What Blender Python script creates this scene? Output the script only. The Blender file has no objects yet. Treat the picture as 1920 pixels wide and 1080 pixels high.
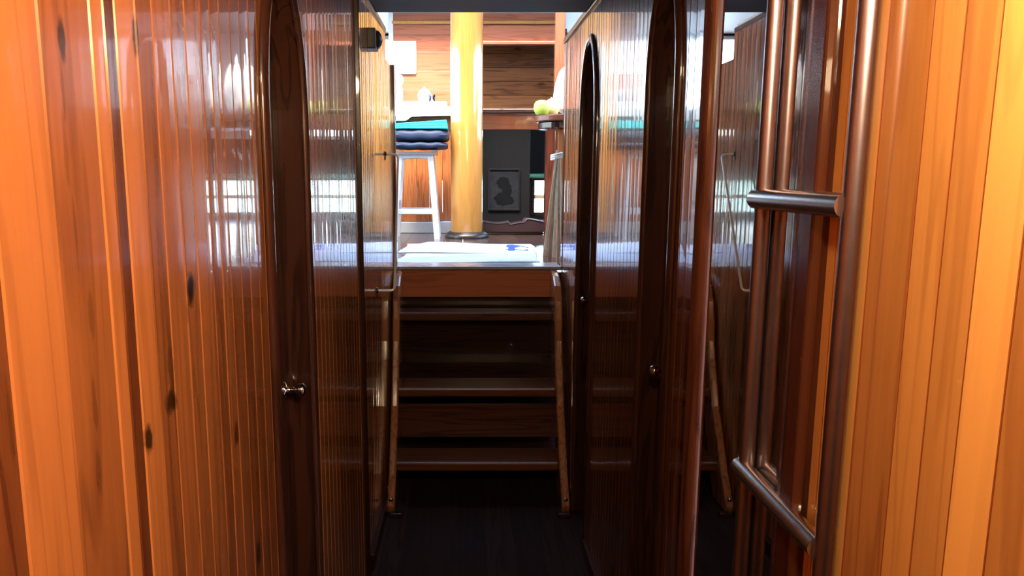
import bpy, bmesh, math, random
from math import sin, cos, pi, sqrt
from mathutils import Vector, Matrix
random.seed(7)
sc = bpy.context.scene
C = sc.collection

# ---------------------------------------------------------------- camera model
F, PX0, PITCH, EYE = 1350.0, 868.0, math.atan(209 / 1350.0), 1.426
cp, sp = cos(PITCH), sin(PITCH)
def P(px, py, Y):
    """the point at depth Y along the corridor seen at pixel px,py"""
    b = (540 - py) / F
    t = Y / (cp + sp * b)
    return Vector(((px - PX0) / F * t, Y, EYE + t * (-sp + cp * b)))
def PW(px, py, x):
    """the point on the side wall at x seen at pixel px,py"""
    b = (540 - py) / F
    t = x / ((px - PX0) / F)
    return Vector((x, t * (cp + sp * b), EYE + t * (-sp + cp * b)))

cam_d = bpy.data.cameras.new('camera'); cam = bpy.data.objects.new('camera', cam_d); C.objects.link(cam)
cam_d.sensor_width = 36; cam_d.sensor_fit = 'HORIZONTAL'
cam_d.lens = F / 1920 * 36; cam_d.shift_x = (960 - PX0) / 1920
cam_d.clip_start = 0.02; cam_d.clip_end = 3000
cam.location = (0, 0, EYE); cam.rotation_euler = (pi / 2 - PITCH, 0, 0)
sc.camera = cam

# ---------------------------------------------------------------- materials
def new_mat(name):
    m = bpy.data.materials.new(name); m.use_nodes = True
    nt = m.node_tree; nt.nodes.clear()
    out = nt.nodes.new('ShaderNodeOutputMaterial')
    return m, nt, out
def plain(name, col, rough=.5, metal=0., coat=0., noise=.08, nscale=40, spec=.5, trans=0., bump=0.):
    m, nt, out = new_mat(name); N, L = nt.nodes, nt.links
    b = N.new('ShaderNodeBsdfPrincipled')
    tc = N.new('ShaderNodeTexCoord'); n = N.new('ShaderNodeTexNoise')
    n.inputs['Scale'].default_value = nscale; n.inputs['Detail'].default_value = 4
    L.new(tc.outputs['Object'], n.inputs['Vector'])
    mx = N.new('ShaderNodeMix'); mx.data_type = 'RGBA'
    mx.inputs['A'].default_value = (*[c * (1 - noise) for c in col], 1)
    mx.inputs['B'].default_value = (*[min(1, c * (1 + noise)) for c in col], 1)
    L.new(n.outputs['Fac'], mx.inputs['Factor']); L.new(mx.outputs['Result'], b.inputs['Base Color'])
    b.inputs['Roughness'].default_value = rough; b.inputs['Metallic'].default_value = metal
    b.inputs['Coat Weight'].default_value = coat; b.inputs['Coat Roughness'].default_value = .05
    b.inputs['Specular IOR Level'].default_value = spec
    b.inputs['Transmission Weight'].default_value = trans
    if bump:
        bp = N.new('ShaderNodeBump'); bp.inputs['Strength'].default_value = bump; bp.inputs['Distance'].default_value = .004
        L.new(n.outputs['Fac'], bp.inputs['Height']); L.new(bp.outputs['Normal'], b.inputs['Normal'])
    L.new(b.outputs['BSDF'], out.inputs['Surface'])
    return m
def wood(name, dark, light, axis='z', rough=.25, coat=1., coat_rough=.035, contrast=.5, knots=(), cross=16, ior=1.5, random_knots=0., line=.35, spec=.25):
    """varnished boards: grain along `axis`, tone of each board from the face attribute rnd"""
    m, nt, out = new_mat(name); N, L = nt.nodes, nt.links
    b = N.new('ShaderNodeBsdfPrincipled')
    tc = N.new('ShaderNodeTexCoord'); at = N.new('ShaderNodeAttribute'); at.attribute_name = 'rnd'
    off = N.new('ShaderNodeVectorMath'); off.operation = 'SCALE'; off.inputs[0].default_value = (7.3, 13.1, 31.7)
    L.new(at.outputs['Fac'], off.inputs['Scale'])
    add = N.new('ShaderNodeVectorMath'); add.operation = 'ADD'
    L.new(tc.outputs['Object'], add.inputs[0]); L.new(off.outputs['Vector'], add.inputs[1])
    mp = N.new('ShaderNodeMapping')
    s = [cross] * 3; s['xyz'.index(axis)] = .9
    mp.inputs['Scale'].default_value = s
    L.new(add.outputs['Vector'], mp.inputs['Vector'])
    n1 = N.new('ShaderNodeTexNoise'); n1.inputs['Scale'].default_value = 1.; n1.inputs['Detail'].default_value = 2; n1.inputs['Distortion'].default_value = .4
    L.new(mp.outputs['Vector'], n1.inputs['Vector'])
    k = N.new('ShaderNodeMath'); k.operation = 'MULTIPLY'; k.inputs[1].default_value = 42; L.new(n1.outputs['Fac'], k.inputs[0])
    sn = N.new('ShaderNodeMath'); sn.operation = 'SINE'; L.new(k.outputs[0], sn.inputs[0])
    ab = N.new('ShaderNodeMapRange'); ab.inputs['From Min'].default_value = .35; ab.inputs['From Max'].default_value = 1.
    ab.inputs['To Min'].default_value = 0; ab.inputs['To Max'].default_value = line
    L.new(sn.outputs[0], ab.inputs['Value'])
    n2 = N.new('ShaderNodeTexNoise'); n2.inputs['Scale'].default_value = 5; n2.inputs['Detail'].default_value = 5; n2.inputs['Roughness'].default_value = .65
    L.new(mp.outputs['Vector'], n2.inputs['Vector'])
    v = N.new('ShaderNodeMath'); v.operation = 'MULTIPLY_ADD'; v.inputs[1].default_value = contrast
    L.new(n2.outputs['Fac'], v.inputs[0])
    sub = N.new('ShaderNodeMath'); sub.operation = 'SUBTRACT'; L.new(at.outputs['Fac'], sub.inputs[0]); sub.inputs[1].default_value = contrast * .5
    L.new(sub.outputs[0], v.inputs[2])
    v2 = N.new('ShaderNodeMath'); v2.operation = 'SUBTRACT'; v2.use_clamp = True
    L.new(v.outputs[0], v2.inputs[0]); L.new(ab.outputs[0], v2.inputs[1])
    mx = N.new('ShaderNodeMix'); mx.data_type = 'RGBA'
    mx.inputs['A'].default_value = (*dark, 1); mx.inputs['B'].default_value = (*light, 1)
    L.new(v2.outputs[0], mx.inputs['Factor'])
    col = mx.outputs['Result']
    def over(fac, c):
        nonlocal col
        q = N.new('ShaderNodeMix'); q.data_type = 'RGBA'; L.new(fac, q.inputs['Factor']); L.new(col, q.inputs['A'])
        q.inputs['B'].default_value = (*c, 1); col = q.outputs['Result']
    if knots:
        n3 = N.new('ShaderNodeTexNoise'); n3.inputs['Scale'].default_value = 48; n3.inputs['Detail'].default_value = 3
        L.new(tc.outputs['Object'], n3.inputs['Vector'])
    for (ky, kz, ry, rz, strength) in knots:          # knots on a wall facing x
        ax = N.new('ShaderNodeVectorMath'); ax.operation = 'SUBTRACT'; ax.inputs[1].default_value = (0, ky, kz)
        L.new(tc.outputs['Object'], ax.inputs[0])
        ay = N.new('ShaderNodeVectorMath'); ay.operation = 'MULTIPLY'; ay.inputs[1].default_value = (0, 1 / ry, 1 / rz)
        L.new(ax.outputs['Vector'], ay.inputs[0])
        ln = N.new('ShaderNodeVectorMath'); ln.operation = 'LENGTH'; L.new(ay.outputs['Vector'], ln.inputs[0])
        wob = N.new('ShaderNodeMath'); wob.operation = 'MULTIPLY_ADD'; wob.inputs[1].default_value = 1.3
        L.new(n3.outputs['Fac'], wob.inputs[0]); L.new(ln.outputs['Value'], wob.inputs[2])
        r = N.new('ShaderNodeMapRange'); r.inputs['From Min'].default_value = 1.30; r.inputs['From Max'].default_value = 1.80
        r.inputs['To Min'].default_value = strength; r.inputs['To Max'].default_value = 0
        L.new(wob.outputs[0], r.inputs['Value'])
        over(r.outputs[0], (.012, .006, .004))
    if random_knots:
        vo = N.new('ShaderNodeTexVoronoi'); mp2 = N.new('ShaderNodeMapping')
        s2 = [9.] * 3; s2['xyz'.index(axis)] = 3.2
        mp2.inputs['Scale'].default_value = s2; L.new(add.outputs['Vector'], mp2.inputs['Vector']); L.new(mp2.outputs['Vector'], vo.inputs['Vector'])
        vo.inputs['Scale'].default_value = 1.
        r = N.new('ShaderNodeMapRange'); r.inputs['From Min'].default_value = .05; r.inputs['From Max'].default_value = .16
        r.inputs['To Min'].default_value = random_knots; r.inputs['To Max'].default_value = 0
        L.new(vo.outputs['Distance'], r.inputs['Value']); over(r.outputs[0], [d * .25 for d in dark])
    L.new(col, b.inputs['Base Color'])
    b.inputs['Roughness'].default_value = rough; b.inputs['IOR'].default_value = ior
    b.inputs['Specular IOR Level'].default_value = spec
    b.inputs['Coat Weight'].default_value = coat; b.inputs['Coat Roughness'].default_value = coat_rough; b.inputs['Coat IOR'].default_value = ior
    bp = N.new('ShaderNodeBump'); bp.inputs['Strength'].default_value = .03; bp.inputs['Distance'].default_value = .0003
    L.new(n2.outputs['Fac'], bp.inputs['Height']); L.new(bp.outputs['Normal'], b.inputs['Normal'])
    L.new(b.outputs['BSDF'], out.inputs['Surface'])
    return m
def glass_mat(name, tint=(.95, .98, 1.)):
    m, nt, out = new_mat(name); N, L = nt.nodes, nt.links
    t = N.new('ShaderNodeBsdfTransparent'); t.inputs['Color'].default_value = (*tint, 1)
    g = N.new('ShaderNodeBsdfGlossy'); g.inputs['Roughness'].default_value = .02
    fr = N.new('ShaderNodeFresnel'); fr.inputs['IOR'].default_value = 1.45
    mx = N.new('ShaderNodeMixShader'); L.new(fr.outputs[0], mx.inputs[0]); L.new(t.outputs[0], mx.inputs[1]); L.new(g.outputs[0], mx.inputs[2])
    L.new(mx.outputs[0], out.inputs['Surface'])
    return m

def KN(px, py, rx, ry, s):
    p = PW(px, py, -.343); e = PW(px + rx, py, -.343); u = PW(px, py - ry, -.343)
    return (p.y, p.z, abs(e.y - p.y), abs(u.z - p.z), s)
LEFT_KNOTS = [KN(116, 75, 7, 46, .8), KN(254, 72, 6, 40, .85), KN(433, 178, 5, 24, .9), KN(358, 545, 8, 36, 1.), KN(322, 752, 11, 24, .85),
              KN(321, 690, 6, 70, .45), KN(280, 826, 8, 32, .9), KN(444, 812, 4, 26, .75), KN(485, 1040, 4, 28, .7), KN(172, 600, 6, 60, .28), KN(178, 760, 5, 60, .32), KN(186, 890, 6, 50, .28), KN(118, 170, 3, 60, .35), KN(122, 270, 4, 80, .25), KN(142, 440, 3, 80, .3), KN(20, 800, 5, 90, .35), KN(352, 590, 3, 20, .4)]
RIGHT_KNOTS = []
M = {}
RD, RL = (.10, .027, .011), (.60, .22, .072)
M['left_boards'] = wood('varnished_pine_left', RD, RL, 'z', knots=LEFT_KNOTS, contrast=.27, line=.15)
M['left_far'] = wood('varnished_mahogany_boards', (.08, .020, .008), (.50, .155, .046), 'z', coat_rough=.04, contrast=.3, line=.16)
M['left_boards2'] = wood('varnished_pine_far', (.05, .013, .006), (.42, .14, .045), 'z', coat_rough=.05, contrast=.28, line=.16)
M['right_boards'] = wood('varnished_pine_right', (.20, .046, .012), (.88, .41, .11), 'z', contrast=.28, line=.14)
M['trim_z'] = wood('mahogany_upright', (.032, .008, .005), (.125, .034, .016), 'z', contrast=.4)
M['trim_x'] = wood('mahogany_across', (.032, .008, .005), (.125, .034, .016), 'x', contrast=.4)
M['trim_y'] = wood('mahogany_along', (.032, .008, .005), (.125, .034, .016), 'y', contrast=.4)
M['dark_x'] = wood('dark_wood_across', (.018, .007, .006), (.055, .018, .012), 'x', contrast=.4, coat=.3)
M['dark_z'] = wood('dark_wood_upright', (.018, .007, .006), (.055, .018, .012), 'z', contrast=.4, coat=.3)
M['dark_y'] = wood('dark_wood_along', (.018, .007, .006), (.055, .018, .012), 'y', contrast=.4, coat=.3)
M['floor'] = wood('worn_dark_floor', (.016, .009, .008), (.042, .022, .018), 'y', contrast=.4, coat=.0, rough=.8, spec=.03)
M['door_wood'] = wood('dark_door_wood', (.022, .008, .006), (.085, .028, .016), 'z', contrast=.35, coat_rough=.05)
M['ceiling'] = wood('dark_ceiling_wood', (.008, .006, .007), (.024, .016, .017), 'x', contrast=.3, coat=.0, rough=.6)
M['tread'] = wood('tread_wood', (.04, .012, .007), (.19, .054, .026), 'x', contrast=.4, coat=.2, coat_rough=.25, rough=.4)
M['stringer'] = wood('stringer_wood', (.16, .05, .018), (.50, .19, .075), 'z', contrast=.4, coat_rough=.1)
M['orange_x'] = wood('orange_pine_across', (.30, .088, .042), (.58, .195, .098), 'x', contrast=.4, coat=.5, coat_rough=.12)
M['orange_z'] = wood('orange_pine_upright', (.26, .07, .02), (.60, .20, .06), 'z', contrast=.4, coat=.5, coat_rough=.12, random_knots=.6)
M['brown_x'] = wood('brown_pine_across', (.16, .06, .022), (.62, .26, .095), 'x', contrast=.6, coat=.3, coat_rough=.2, random_knots=.8)
M['mast'] = wood('golden_mast_wood', (.33, .14, .030), (.52, .26, .062), 'z', contrast=.35, coat=1., coat_rough=.08, line=.2)
M['stool_white'] = wood('worn_white_paint', (.55, .56, .56), (.85, .86, .86), 'z', contrast=.6, coat=0., rough=.45, line=.1)
M['stool_seat'] = wood('worn_grey_seat', (.22, .19, .16), (.50, .45, .40), 'x', contrast=.7, coat=.2, rough=.4)
M['bleached'] = wood('bleached_slats', (.22, .15, .085), (.60, .46, .29), 'z', contrast=.6, coat=0., rough=.6, line=.2)
M['nosing'] = wood('grey_deck_edge', (.20, .20, .22), (.42, .42, .44), 'x', contrast=.5, coat=.5, coat_rough=.15)
M['saloon_floor'] = wood('saloon_floor_boards', (.035, .02, .014), (.11, .065, .045), 'y', contrast=.4, coat=.7, coat_rough=.12)
M['steel'] = plain('polished_steel', (.74, .73, .74), .22, 1., noise=.04)
M['rail_steel'] = plain('dull_steel', (.25, .19, .21), .34, 1., noise=.15, nscale=60)
M['chrome'] = plain('chrome', (.8, .8, .82), .06, 1., noise=.02)
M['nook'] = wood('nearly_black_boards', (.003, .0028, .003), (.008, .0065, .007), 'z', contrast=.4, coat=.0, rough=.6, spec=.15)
M['green_cloth'] = plain('green_blind_cloth', (.10, .32, .20), .7, noise=.1)
M['satin_steel'] = plain('satin_steel', (.84, .79, .74), .33, .35, noise=.05)
M['post_pine'] = wood('pine_post', (.20, .062, .032), (.40, .135, .07), 'z', contrast=.4, coat=.4, coat_rough=.12)
M['mirror'] = plain('mirror_glass', (.78, .74, .72), .008, 1., noise=.0)
M['black'] = plain('black_plastic', (.012, .011, .012), .4)
M['lens'] = plain('white_lamp_lens', (.85, .85, .82), .25)
M['white_paint'] = plain('white_paint', (.82, .81, .78), .5, noise=.03)
M['paper'] = plain('white_paper', (.88, .87, .83), .7, noise=.02)
M['cloth'] = plain('white_cloth', (.72, .75, .80), .85, noise=.04, bump=.2)
M['navy'] = plain('navy_canvas', (.012, .026, .060), .6, noise=.25, bump=.3)
M['teal'] = plain('turquoise_cloth', (.01, .48, .50), .7, noise=.1, bump=.2)
M['burgundy'] = plain('burgundy_leather', (.020, .006, .008), .45, noise=.2)
M['apple'] = plain('green_apple', (.48, .62, .10), .35, noise=.25, nscale=18)
M['lemon'] = plain('pale_lemon', (.80, .74, .30), .45, noise=.12, nscale=60, bump=.3)
M['stem'] = plain('fruit_stem', (.08, .05, .02), .7)
M['ceramic'] = plain('white_ceramic', (.85, .84, .82), .2, coat=.5, noise=.02)
M['rope'] = plain('white_rope', (.75, .70, .60), .8, noise=.15, nscale=150, bump=.5)
M['print'] = plain('dark_print', (.004, .004, .0045), .9, noise=.6, nscale=22, spec=.05)
M['grey_print'] = plain('grey_print_figure', (.012, .0125, .014), .9, noise=.5, nscale=30, spec=.05)
M['bronze'] = plain('dark_bronze', (.06, .05, .04), .35, .8)
M['glass'] = glass_mat('window_glass')
M['clear'] = glass_mat('clear_tumbler', (.92, .95, .97))
M['deck'] = plain('pale_deck_paint', (.72, .72, .70), .5, noise=.05)
M['sea'] = plain('sea_water', (.10, .20, .24), .15, noise=.2, nscale=.3)
M['green_hill'] = plain('green_hillside', (.09, .17, .05), .9, noise=.5, nscale=.05)
M['grey_cap'] = plain('grey_step_paint', (.50, .49, .47), .5, noise=.1)
M['blue_dye'] = plain('blue_printed_cotton', (.05, .09, .42), .85, noise=.2, bump=.2)

# ---------------------------------------------------------------- mesh helpers
class MB:
    def __init__(s): s.v = []; s.f = []; s.r = []; s.sm = []; s.mi = []
    def add(s, vs, fs, rnd=.5, smooth=False, mi=0):
        o = len(s.v); s.v += [tuple(v) for v in vs]
        for q in fs: s.f.append([i + o for i in q]); s.r.append(rnd); s.sm.append(smooth); s.mi.append(mi)
        return s
    def box(s, x0, x1, y0, y1, z0, z1, bev=0., rnd=None, mat=None, mi=0):
        bm = bmesh.new(); bmesh.ops.create_cube(bm, size=1)
        for v in bm.verts: v.co = Vector(((x0 + x1) / 2 + v.co.x * (x1 - x0), (y0 + y1) / 2 + v.co.y * (y1 - y0), (z0 + z1) / 2 + v.co.z * (z1 - z0)))
        if bev: bmesh.ops.bevel(bm, geom=bm.edges[:], offset=bev, segments=2, affect='EDGES', profile=.5)
        if mat: bmesh.ops.transform(bm, matrix=mat, verts=bm.verts)
        s.bm(bm, rnd, False, mi); return s
    def bm(s, bm, rnd=None, smooth=False, mi=0):
        bm.verts.index_update()
        s.add([v.co for v in bm.verts], [[v.index for v in f.verts] for f in bm.faces], random.random() if rnd is None else rnd, smooth, mi); bm.free(); return s
    def tube(s, pts, r, n=14, rnd=.5, caps=True):
        pts = [Vector(p) for p in pts]; rs = r if isinstance(r, (list, tuple)) else [r] * len(pts)
        vs = []; prev = None
        for i, p in enumerate(pts):
            d = (pts[min(i + 1, len(pts) - 1)] - pts[max(i - 1, 0)]).normalized()
            if prev is None:
                a = d.orthogonal().normalized()
            else:
                a = (prev - d * prev.dot(d)).normalized()
            prev = a; bb = d.cross(a)
            for k in range(n): vs.append(p + (a * cos(2 * pi * k / n) + bb * sin(2 * pi * k / n)) * rs[i])
        fs = [[i * n + k, i * n + (k + 1) % n, (i + 1) * n + (k + 1) % n, (i + 1) * n + k] for i in range(len(pts) - 1) for k in range(n)]
        s.add(vs, fs, rnd, True)
        if caps: s.add(vs[:n], [list(range(n))[::-1]], rnd); s.add(vs[-n:], [list(range(n))], rnd)
        return s
    def lathe(s, prof, c=(0, 0, 0), n=32, rnd=.5, mat=None):
        c = Vector(c); vs = []
        for (r, z) in prof:
            for k in range(n):
                v = Vector((r * cos(2 * pi * k / n), r * sin(2 * pi * k / n), z))
                vs.append((mat @ v if mat else v) + c)
        m = len(prof)
        fs = [[i * n + k, i * n + (k + 1) % n, (i + 1) * n + (k + 1) % n, (i + 1) * n + k] for i in range(m - 1) for k in range(n)]
        s.add(vs, fs, rnd, True); return s
    def prism(s, poly, lo, hi, axis='x', rnd=.5, bev=0.):
        """poly of 2-D points extruded along axis; x: (y,z)  y: (x,z)  z: (x,y)"""
        def mk(p, h): return {'x': (h, p[0], p[1]), 'y': (p[0], h, p[1]), 'z': (p[0], p[1], h)}[axis]
        bm = bmesh.new(); n = len(poly)
        a = [bm.verts.new(mk(p, lo)) for p in poly]; b = [bm.verts.new(mk(p, hi)) for p in poly]
        bm.faces.new(a); bm.faces.new(b[::-1])
        for i in range(n): bm.faces.new((a[i], b[i], b[(i + 1) % n], a[(i + 1) % n]))
        bmesh.ops.recalc_face_normals(bm, faces=bm.faces)
        if bev: bmesh.ops.bevel(bm, geom=[e for e in bm.edges if len(e.link_faces) == 2 and e.calc_face_angle(0) > .6], offset=bev, segments=2, affect='EDGES', profile=.5)
        s.bm(bm, rnd); return s
    def build(s, name, mat, parent=None, autosmooth=False):
        me = bpy.data.meshes.new(name); me.from_pydata(s.v, [], s.f)
        at = me.attributes.new('rnd', 'FLOAT', 'FACE'); at.data.foreach_set('value', s.r)
        me.polygons.foreach_set('use_smooth', s.sm)
        mats = mat if isinstance(mat, (list, tuple)) else [mat]
        for q in mats: me.materials.append(M[q])
        me.polygons.foreach_set('material_index', s.mi)
        me.update(); me.validate()
        o = bpy.data.objects.new(name, me); C.objects.link(o)
        if parent:
            o.parent = parent; o.matrix_parent_inverse = Matrix.Translation(parent.location).inverted()
        return o
def struct(o): o['kind'] = 'structure'; return o
def tag(o, label, cat, group=None):
    o['label'] = label; o['category'] = cat
    if group: o['group'] = group
    return o
def empty(name, loc=(0, 0, 0)):
    o = bpy.data.objects.new(name, None); o.empty_display_size = .05; o.location = loc; C.objects.link(o); return o

# ---------------------------------------------------------------- boarded walls facing +x or -x
ZC = 2.05                                   # corridor ceiling
FZ = .995                                   # saloon floor
def arch(y, y0, y1, ztop, rise=None):
    r = (y1 - y0) / 2; u = (y - (y0 + y1) / 2) / r
    rise = rise or r
    return ztop - rise + rise * sqrt(max(0., 1 - u * u))
def boards(mb_, xf, s, ys, tones, z0, z1, groove=.0022, gw=.0022, openings=(), groove_shade=None, ztopf=None, mi=0):
    mb = mb_
    """vertical boards with V grooves. xf(y) wall surface, s=+1 if the room lies toward +x."""
    for i in range(len(ys) - 1):
        a, b = ys[i], ys[i + 1]; w = b - a; g = min(gw, w * .2)
        tilt = random.uniform(-.007, .007); crown = random.uniform(.0, .0005)
        samp = [a, a + g] + [a + g + (w - 2 * g) * q / 6 for q in range(1, 6)] + [b - g, b]
        for (o0, o1, zt, rs) in openings:
            if o0 < b and o1 > a:
                samp += [o0 + (o1 - o0) * (1 - cos(pi * q / 48)) / 2 for q in range(49)]
        samp = sorted({round(y, 5) for y in samp if a - 1e-6 <= y <= b + 1e-6})
        def d(y):
            if y - a < g * .99 and g: return -groove * (1 - (y - a) / g)
            if b - y < g * .99 and g: return -groove * (1 - (b - y) / g)
            u = (y - (a + b) / 2) / (w / 2)
            return tilt * (y - (a + b) / 2) - crown * u * u
        for p, q in zip(samp[:-1], samp[1:]):
            def zl(y):
                mid = (p + q) / 2
                for (o0, o1, zt, rs) in openings:
                    if o0 < mid < o1: return arch(y, o0, o1, zt, rs)
                return z0
            zu = (lambda y: ztopf(y)) if ztopf else (lambda y: z1)
            v = [(xf(p) + s * d(p), p, zl(p)), (xf(q) + s * d(q), q, zl(q)), (xf(q) + s * d(q), q, zu(q)), (xf(p) + s * d(p), p, zu(p))]
            if s < 0: v = v[::-1]
            mb.add(v, [[3, 2, 1, 0]], groove_shade if groove_shade is not None and (q - a <= g * 1.01 or b - p <= g * 1.01) else tones[i], False, mi)
    return mb
def regular(y0, y1, w, lo=.3, hi=.7):
    n = max(1, round((y1 - y0) / w)); ys = [y0 + (y1 - y0) * k / n for k in range(n + 1)]
    return ys, [random.uniform(lo, hi) for _ in range(n)]

# left wall: three slightly angled runs
def xl(y):
    if y < 1.6: return -.343
    if y < 2.33: return -.352 + (y - 1.6) * .030
    return -.349 + (y - 2.33) * .018
def LY(px): return PW(px, 560, -.343).y
edges = [8, 115, 208, 232, 252, 288, 318, 350, 375, 403, 420, 436, 455, 472, 488]
tones = [.72, .42, .74, .06, .80, .34, .55, .40, .50, .30, .42, .36, .28, .30]
ny, nt_ = [LY(p) for p in edges], tones
by, bt = regular(-1.25, ny[0], .047); bt[-1] = .12; bt[-2] = .45
LD0, LD1, LDZ = 1.275, 1.57, 1.805
ys = by[:-1] + ny; tn = bt + nt_
ey, et = regular(ny[-1], 1.60, .046, .2, .45)
ys = ys[:-1] + ey; tn = tn + et
mb = MB(); boards(mb, xl, 1, ys, tn, 0, ZC, openings=[(LD0, LD1, LDZ, .26)])
y2, t2 = regular(1.60, 2.30, .044, .2, .5)
boards(mb, xl, 1, y2, t2, 0, ZC)
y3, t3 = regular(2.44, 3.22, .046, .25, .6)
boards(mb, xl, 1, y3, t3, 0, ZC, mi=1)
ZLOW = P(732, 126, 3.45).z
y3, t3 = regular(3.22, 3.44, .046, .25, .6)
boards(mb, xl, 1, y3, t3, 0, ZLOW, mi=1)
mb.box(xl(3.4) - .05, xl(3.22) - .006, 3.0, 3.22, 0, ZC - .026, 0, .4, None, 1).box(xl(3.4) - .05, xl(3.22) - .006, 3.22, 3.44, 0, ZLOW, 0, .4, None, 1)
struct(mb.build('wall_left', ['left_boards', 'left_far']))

# right wall: near run carries the mirror, stands 4 cm proud of the far run
XM, XR = .42, .475
def RY(px): return PW(px, 560, XM).y
redges = [1905, 1822, 1757, 1700, 1622, 1560, 1524]
rt = [1.0, .55, .62, .36, .66, .50]
ry = [RY(p) for p in redges]
by, bt = regular(-1.25, ry[0], .045, .4, .7); bt[-1] = .45
mb = MB(); boards(mb, lambda y: XM, -1, by[:-1] + ry, bt + rt, 0, ZC, groove=.0016, gw=.0011, groove_shade=-.4)  # dark groove faces paint in the shadow between the boards
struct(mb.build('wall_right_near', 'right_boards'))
RDA = (1.635, 1.875, 1.90, .27); RDB = (2.62, 2.93, 1.92, .31)
mb = MB(); y4, t4 = regular(1.300, 3.44, .046, .15, .45)
boards(mb, lambda y: XR, -1, y4, t4, 0, ZC, openings=[RDA, RDB])
mb.add([(XM, 1.300, 0), (XR + .02, 1.300, 0), (XR + .02, 1.300, ZC), (XM, 1.300, ZC)], [[0, 1, 2, 3]])
struct(mb.build('wall_right', 'left_boards2'))

# unseen panels added behind walls and doors to block stray daylight
struct(MB().box(XR + .075, XR + .095, 1.2, 3.42, -.03, ZC, 0, .3).build('leak_block_right', 'dark_z'))
struct(MB().box(-.46, -.44, -1.27, 3.42, -.03, ZC - .02, 0, .3).build('leak_block_left', 'dark_z'))
# ---------------------------------------------------------------- arched doors
def door(name, xw, s, y0, y1, ztop, rise, knob_y, knob_z, keyhole=False, depth=.05):
    """frame around the opening, reveal, recessed boarded leaf and knob"""
    root = struct(empty(name, (xw, (y0 + y1) / 2, 0)))
    n = 40
    path = [(y0, 0.), (y0, (ztop - rise) * .5)] + [((y0 + y1) / 2 - (y1 - y0) / 2 * cos(pi * k / n), ztop - rise + rise * sin(pi * k / n)) for k in range(n + 1)] + [(y1, (ztop - rise) * .5), (y1, 0.)]
    jm = MB(); vs = []
    for (y, z) in path: vs += [(xw + s * .002, y, z), (xw - s * (depth + .004), y, z)]
    jm.add(vs, [[2 * i, 2 * i + 1, 2 * i + 3, 2 * i + 2] for i in range(len(path) - 1)], .4, False)
    jm.build('jamb', 'door_wood', root)
    cs = MB(); vs = []; prof = [(-.004, 0), (-.004, .006), (.004, .011), (.012, .012), (.022, .009), (.027, .004), (.027, 0)]
    m = len(path)
    for i, (y, z) in enumerate(path):
        a = path[max(i - 1, 0)]; b = path[min(i + 1, m - 1)]
        d = Vector((b[0] - a[0], b[1] - a[1])).normalized(); nrm = Vector((-d.y, d.x))
        for (o, h) in prof: vs.append((xw + s * (h + .001), y + nrm.x * o, z + nrm.y * o))
    k = len(prof)
    cs.add(vs, [[i * k + j, i * k + j + 1, (i + 1) * k + j + 1, (i + 1) * k + j] for i in range(m - 1) for j in range(k - 1)], .5, True)
    cs.build('casing', 'door_wood', root)
    pn = MB(); yy, tt = regular(y0, y1, .05, .1, .3)
    boards(pn, lambda y: xw - s * depth, s, yy, tt, .0, 0, ztopf=lambda y: arch(min(max(y, y0), y1), y0, y1, ztop, rise))
    pn.build('door_panel', 'door_wood', root)
    kb = MB(); R = Matrix.Rotation(s * pi / 2, 3, 'Y')
    kb.lathe([(0.018, 0), (.018, .003), (.007, .005), (.006, .022), (.012, .027), (.0155, .034), (.0155, .040), (.011, .046), (.0, .048)], (xw - s * depth, knob_y, knob_z), 24, mat=R)
    kb.build('door_knob', 'chrome', root)
    if keyhole:
        kh = MB(); kh.lathe([(.009, 0), (.009, .003), (.004, .004), (0, .004)], (xw - s * depth, knob_y, knob_z - .075), 16, mat=R); kh.build('keyhole_plate', 'bronze', root)
    return root
kz = PW(552, 733, -.37)
door('door_1', -.343, 1, LD0, LD1, LDZ, .26, LD1 - .035, kz.z)
kz = PW(1226, 690, XR + .02)
door('door_2', XR, -1, RDA[0], RDA[1], RDA[2], RDA[3], RDA[1] - .09, kz.z, True)
door('door_3', XR, -1, RDB[0], RDB[1], RDB[2], RDB[3], RDB[1] - .05, .93)

# ---------------------------------------------------------------- trims of the corridor
def trim(i, mb, mat): return struct(mb.build('trim_%d' % i, mat))
trim(1, MB().prism([(xl(2.30) - .02, 2.30), (xl(2.30) + .012, 2.305), (xl(2.37) + .014, 2.37), (xl(2.44) + .012, 2.435), (xl(2.44) - .02, 2.44)], 0, ZC, 'z', .05, .003), 'dark_z')
trim(2, MB().box(xl(3.46) - .04, xl(3.46) + .012, 3.44, 3.49, 0, ZLOW + .01, .004, .6), 'trim_z')
trim(3, MB().box(XR - .003, XR + .045, 3.42, 3.47, 0, ZC, .004, .8), 'trim_z')
# rounded upright beside the mirror, flat brown upright on its near side
trim(4, MB().prism([(XM + .04, 1.222), (XM - .006, 1.222), (XM - .016, 1.230), (XM - .020, 1.248), (XM - .019, 1.270), (XM - .010, 1.292), (XM + .01, 1.300), (XM + .04, 1.300)], 0, ZC, 'z', .45, .004), 'trim_z')
trim(5, MB().prism([(XM + .02, .826), (XM - .008, .826), (XM - .016, .835), (XM - .016, .868), (XM - .010, .888), (XM + .02, .895)], 0, ZC, 'z', .35, .003), 'trim_z')
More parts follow.
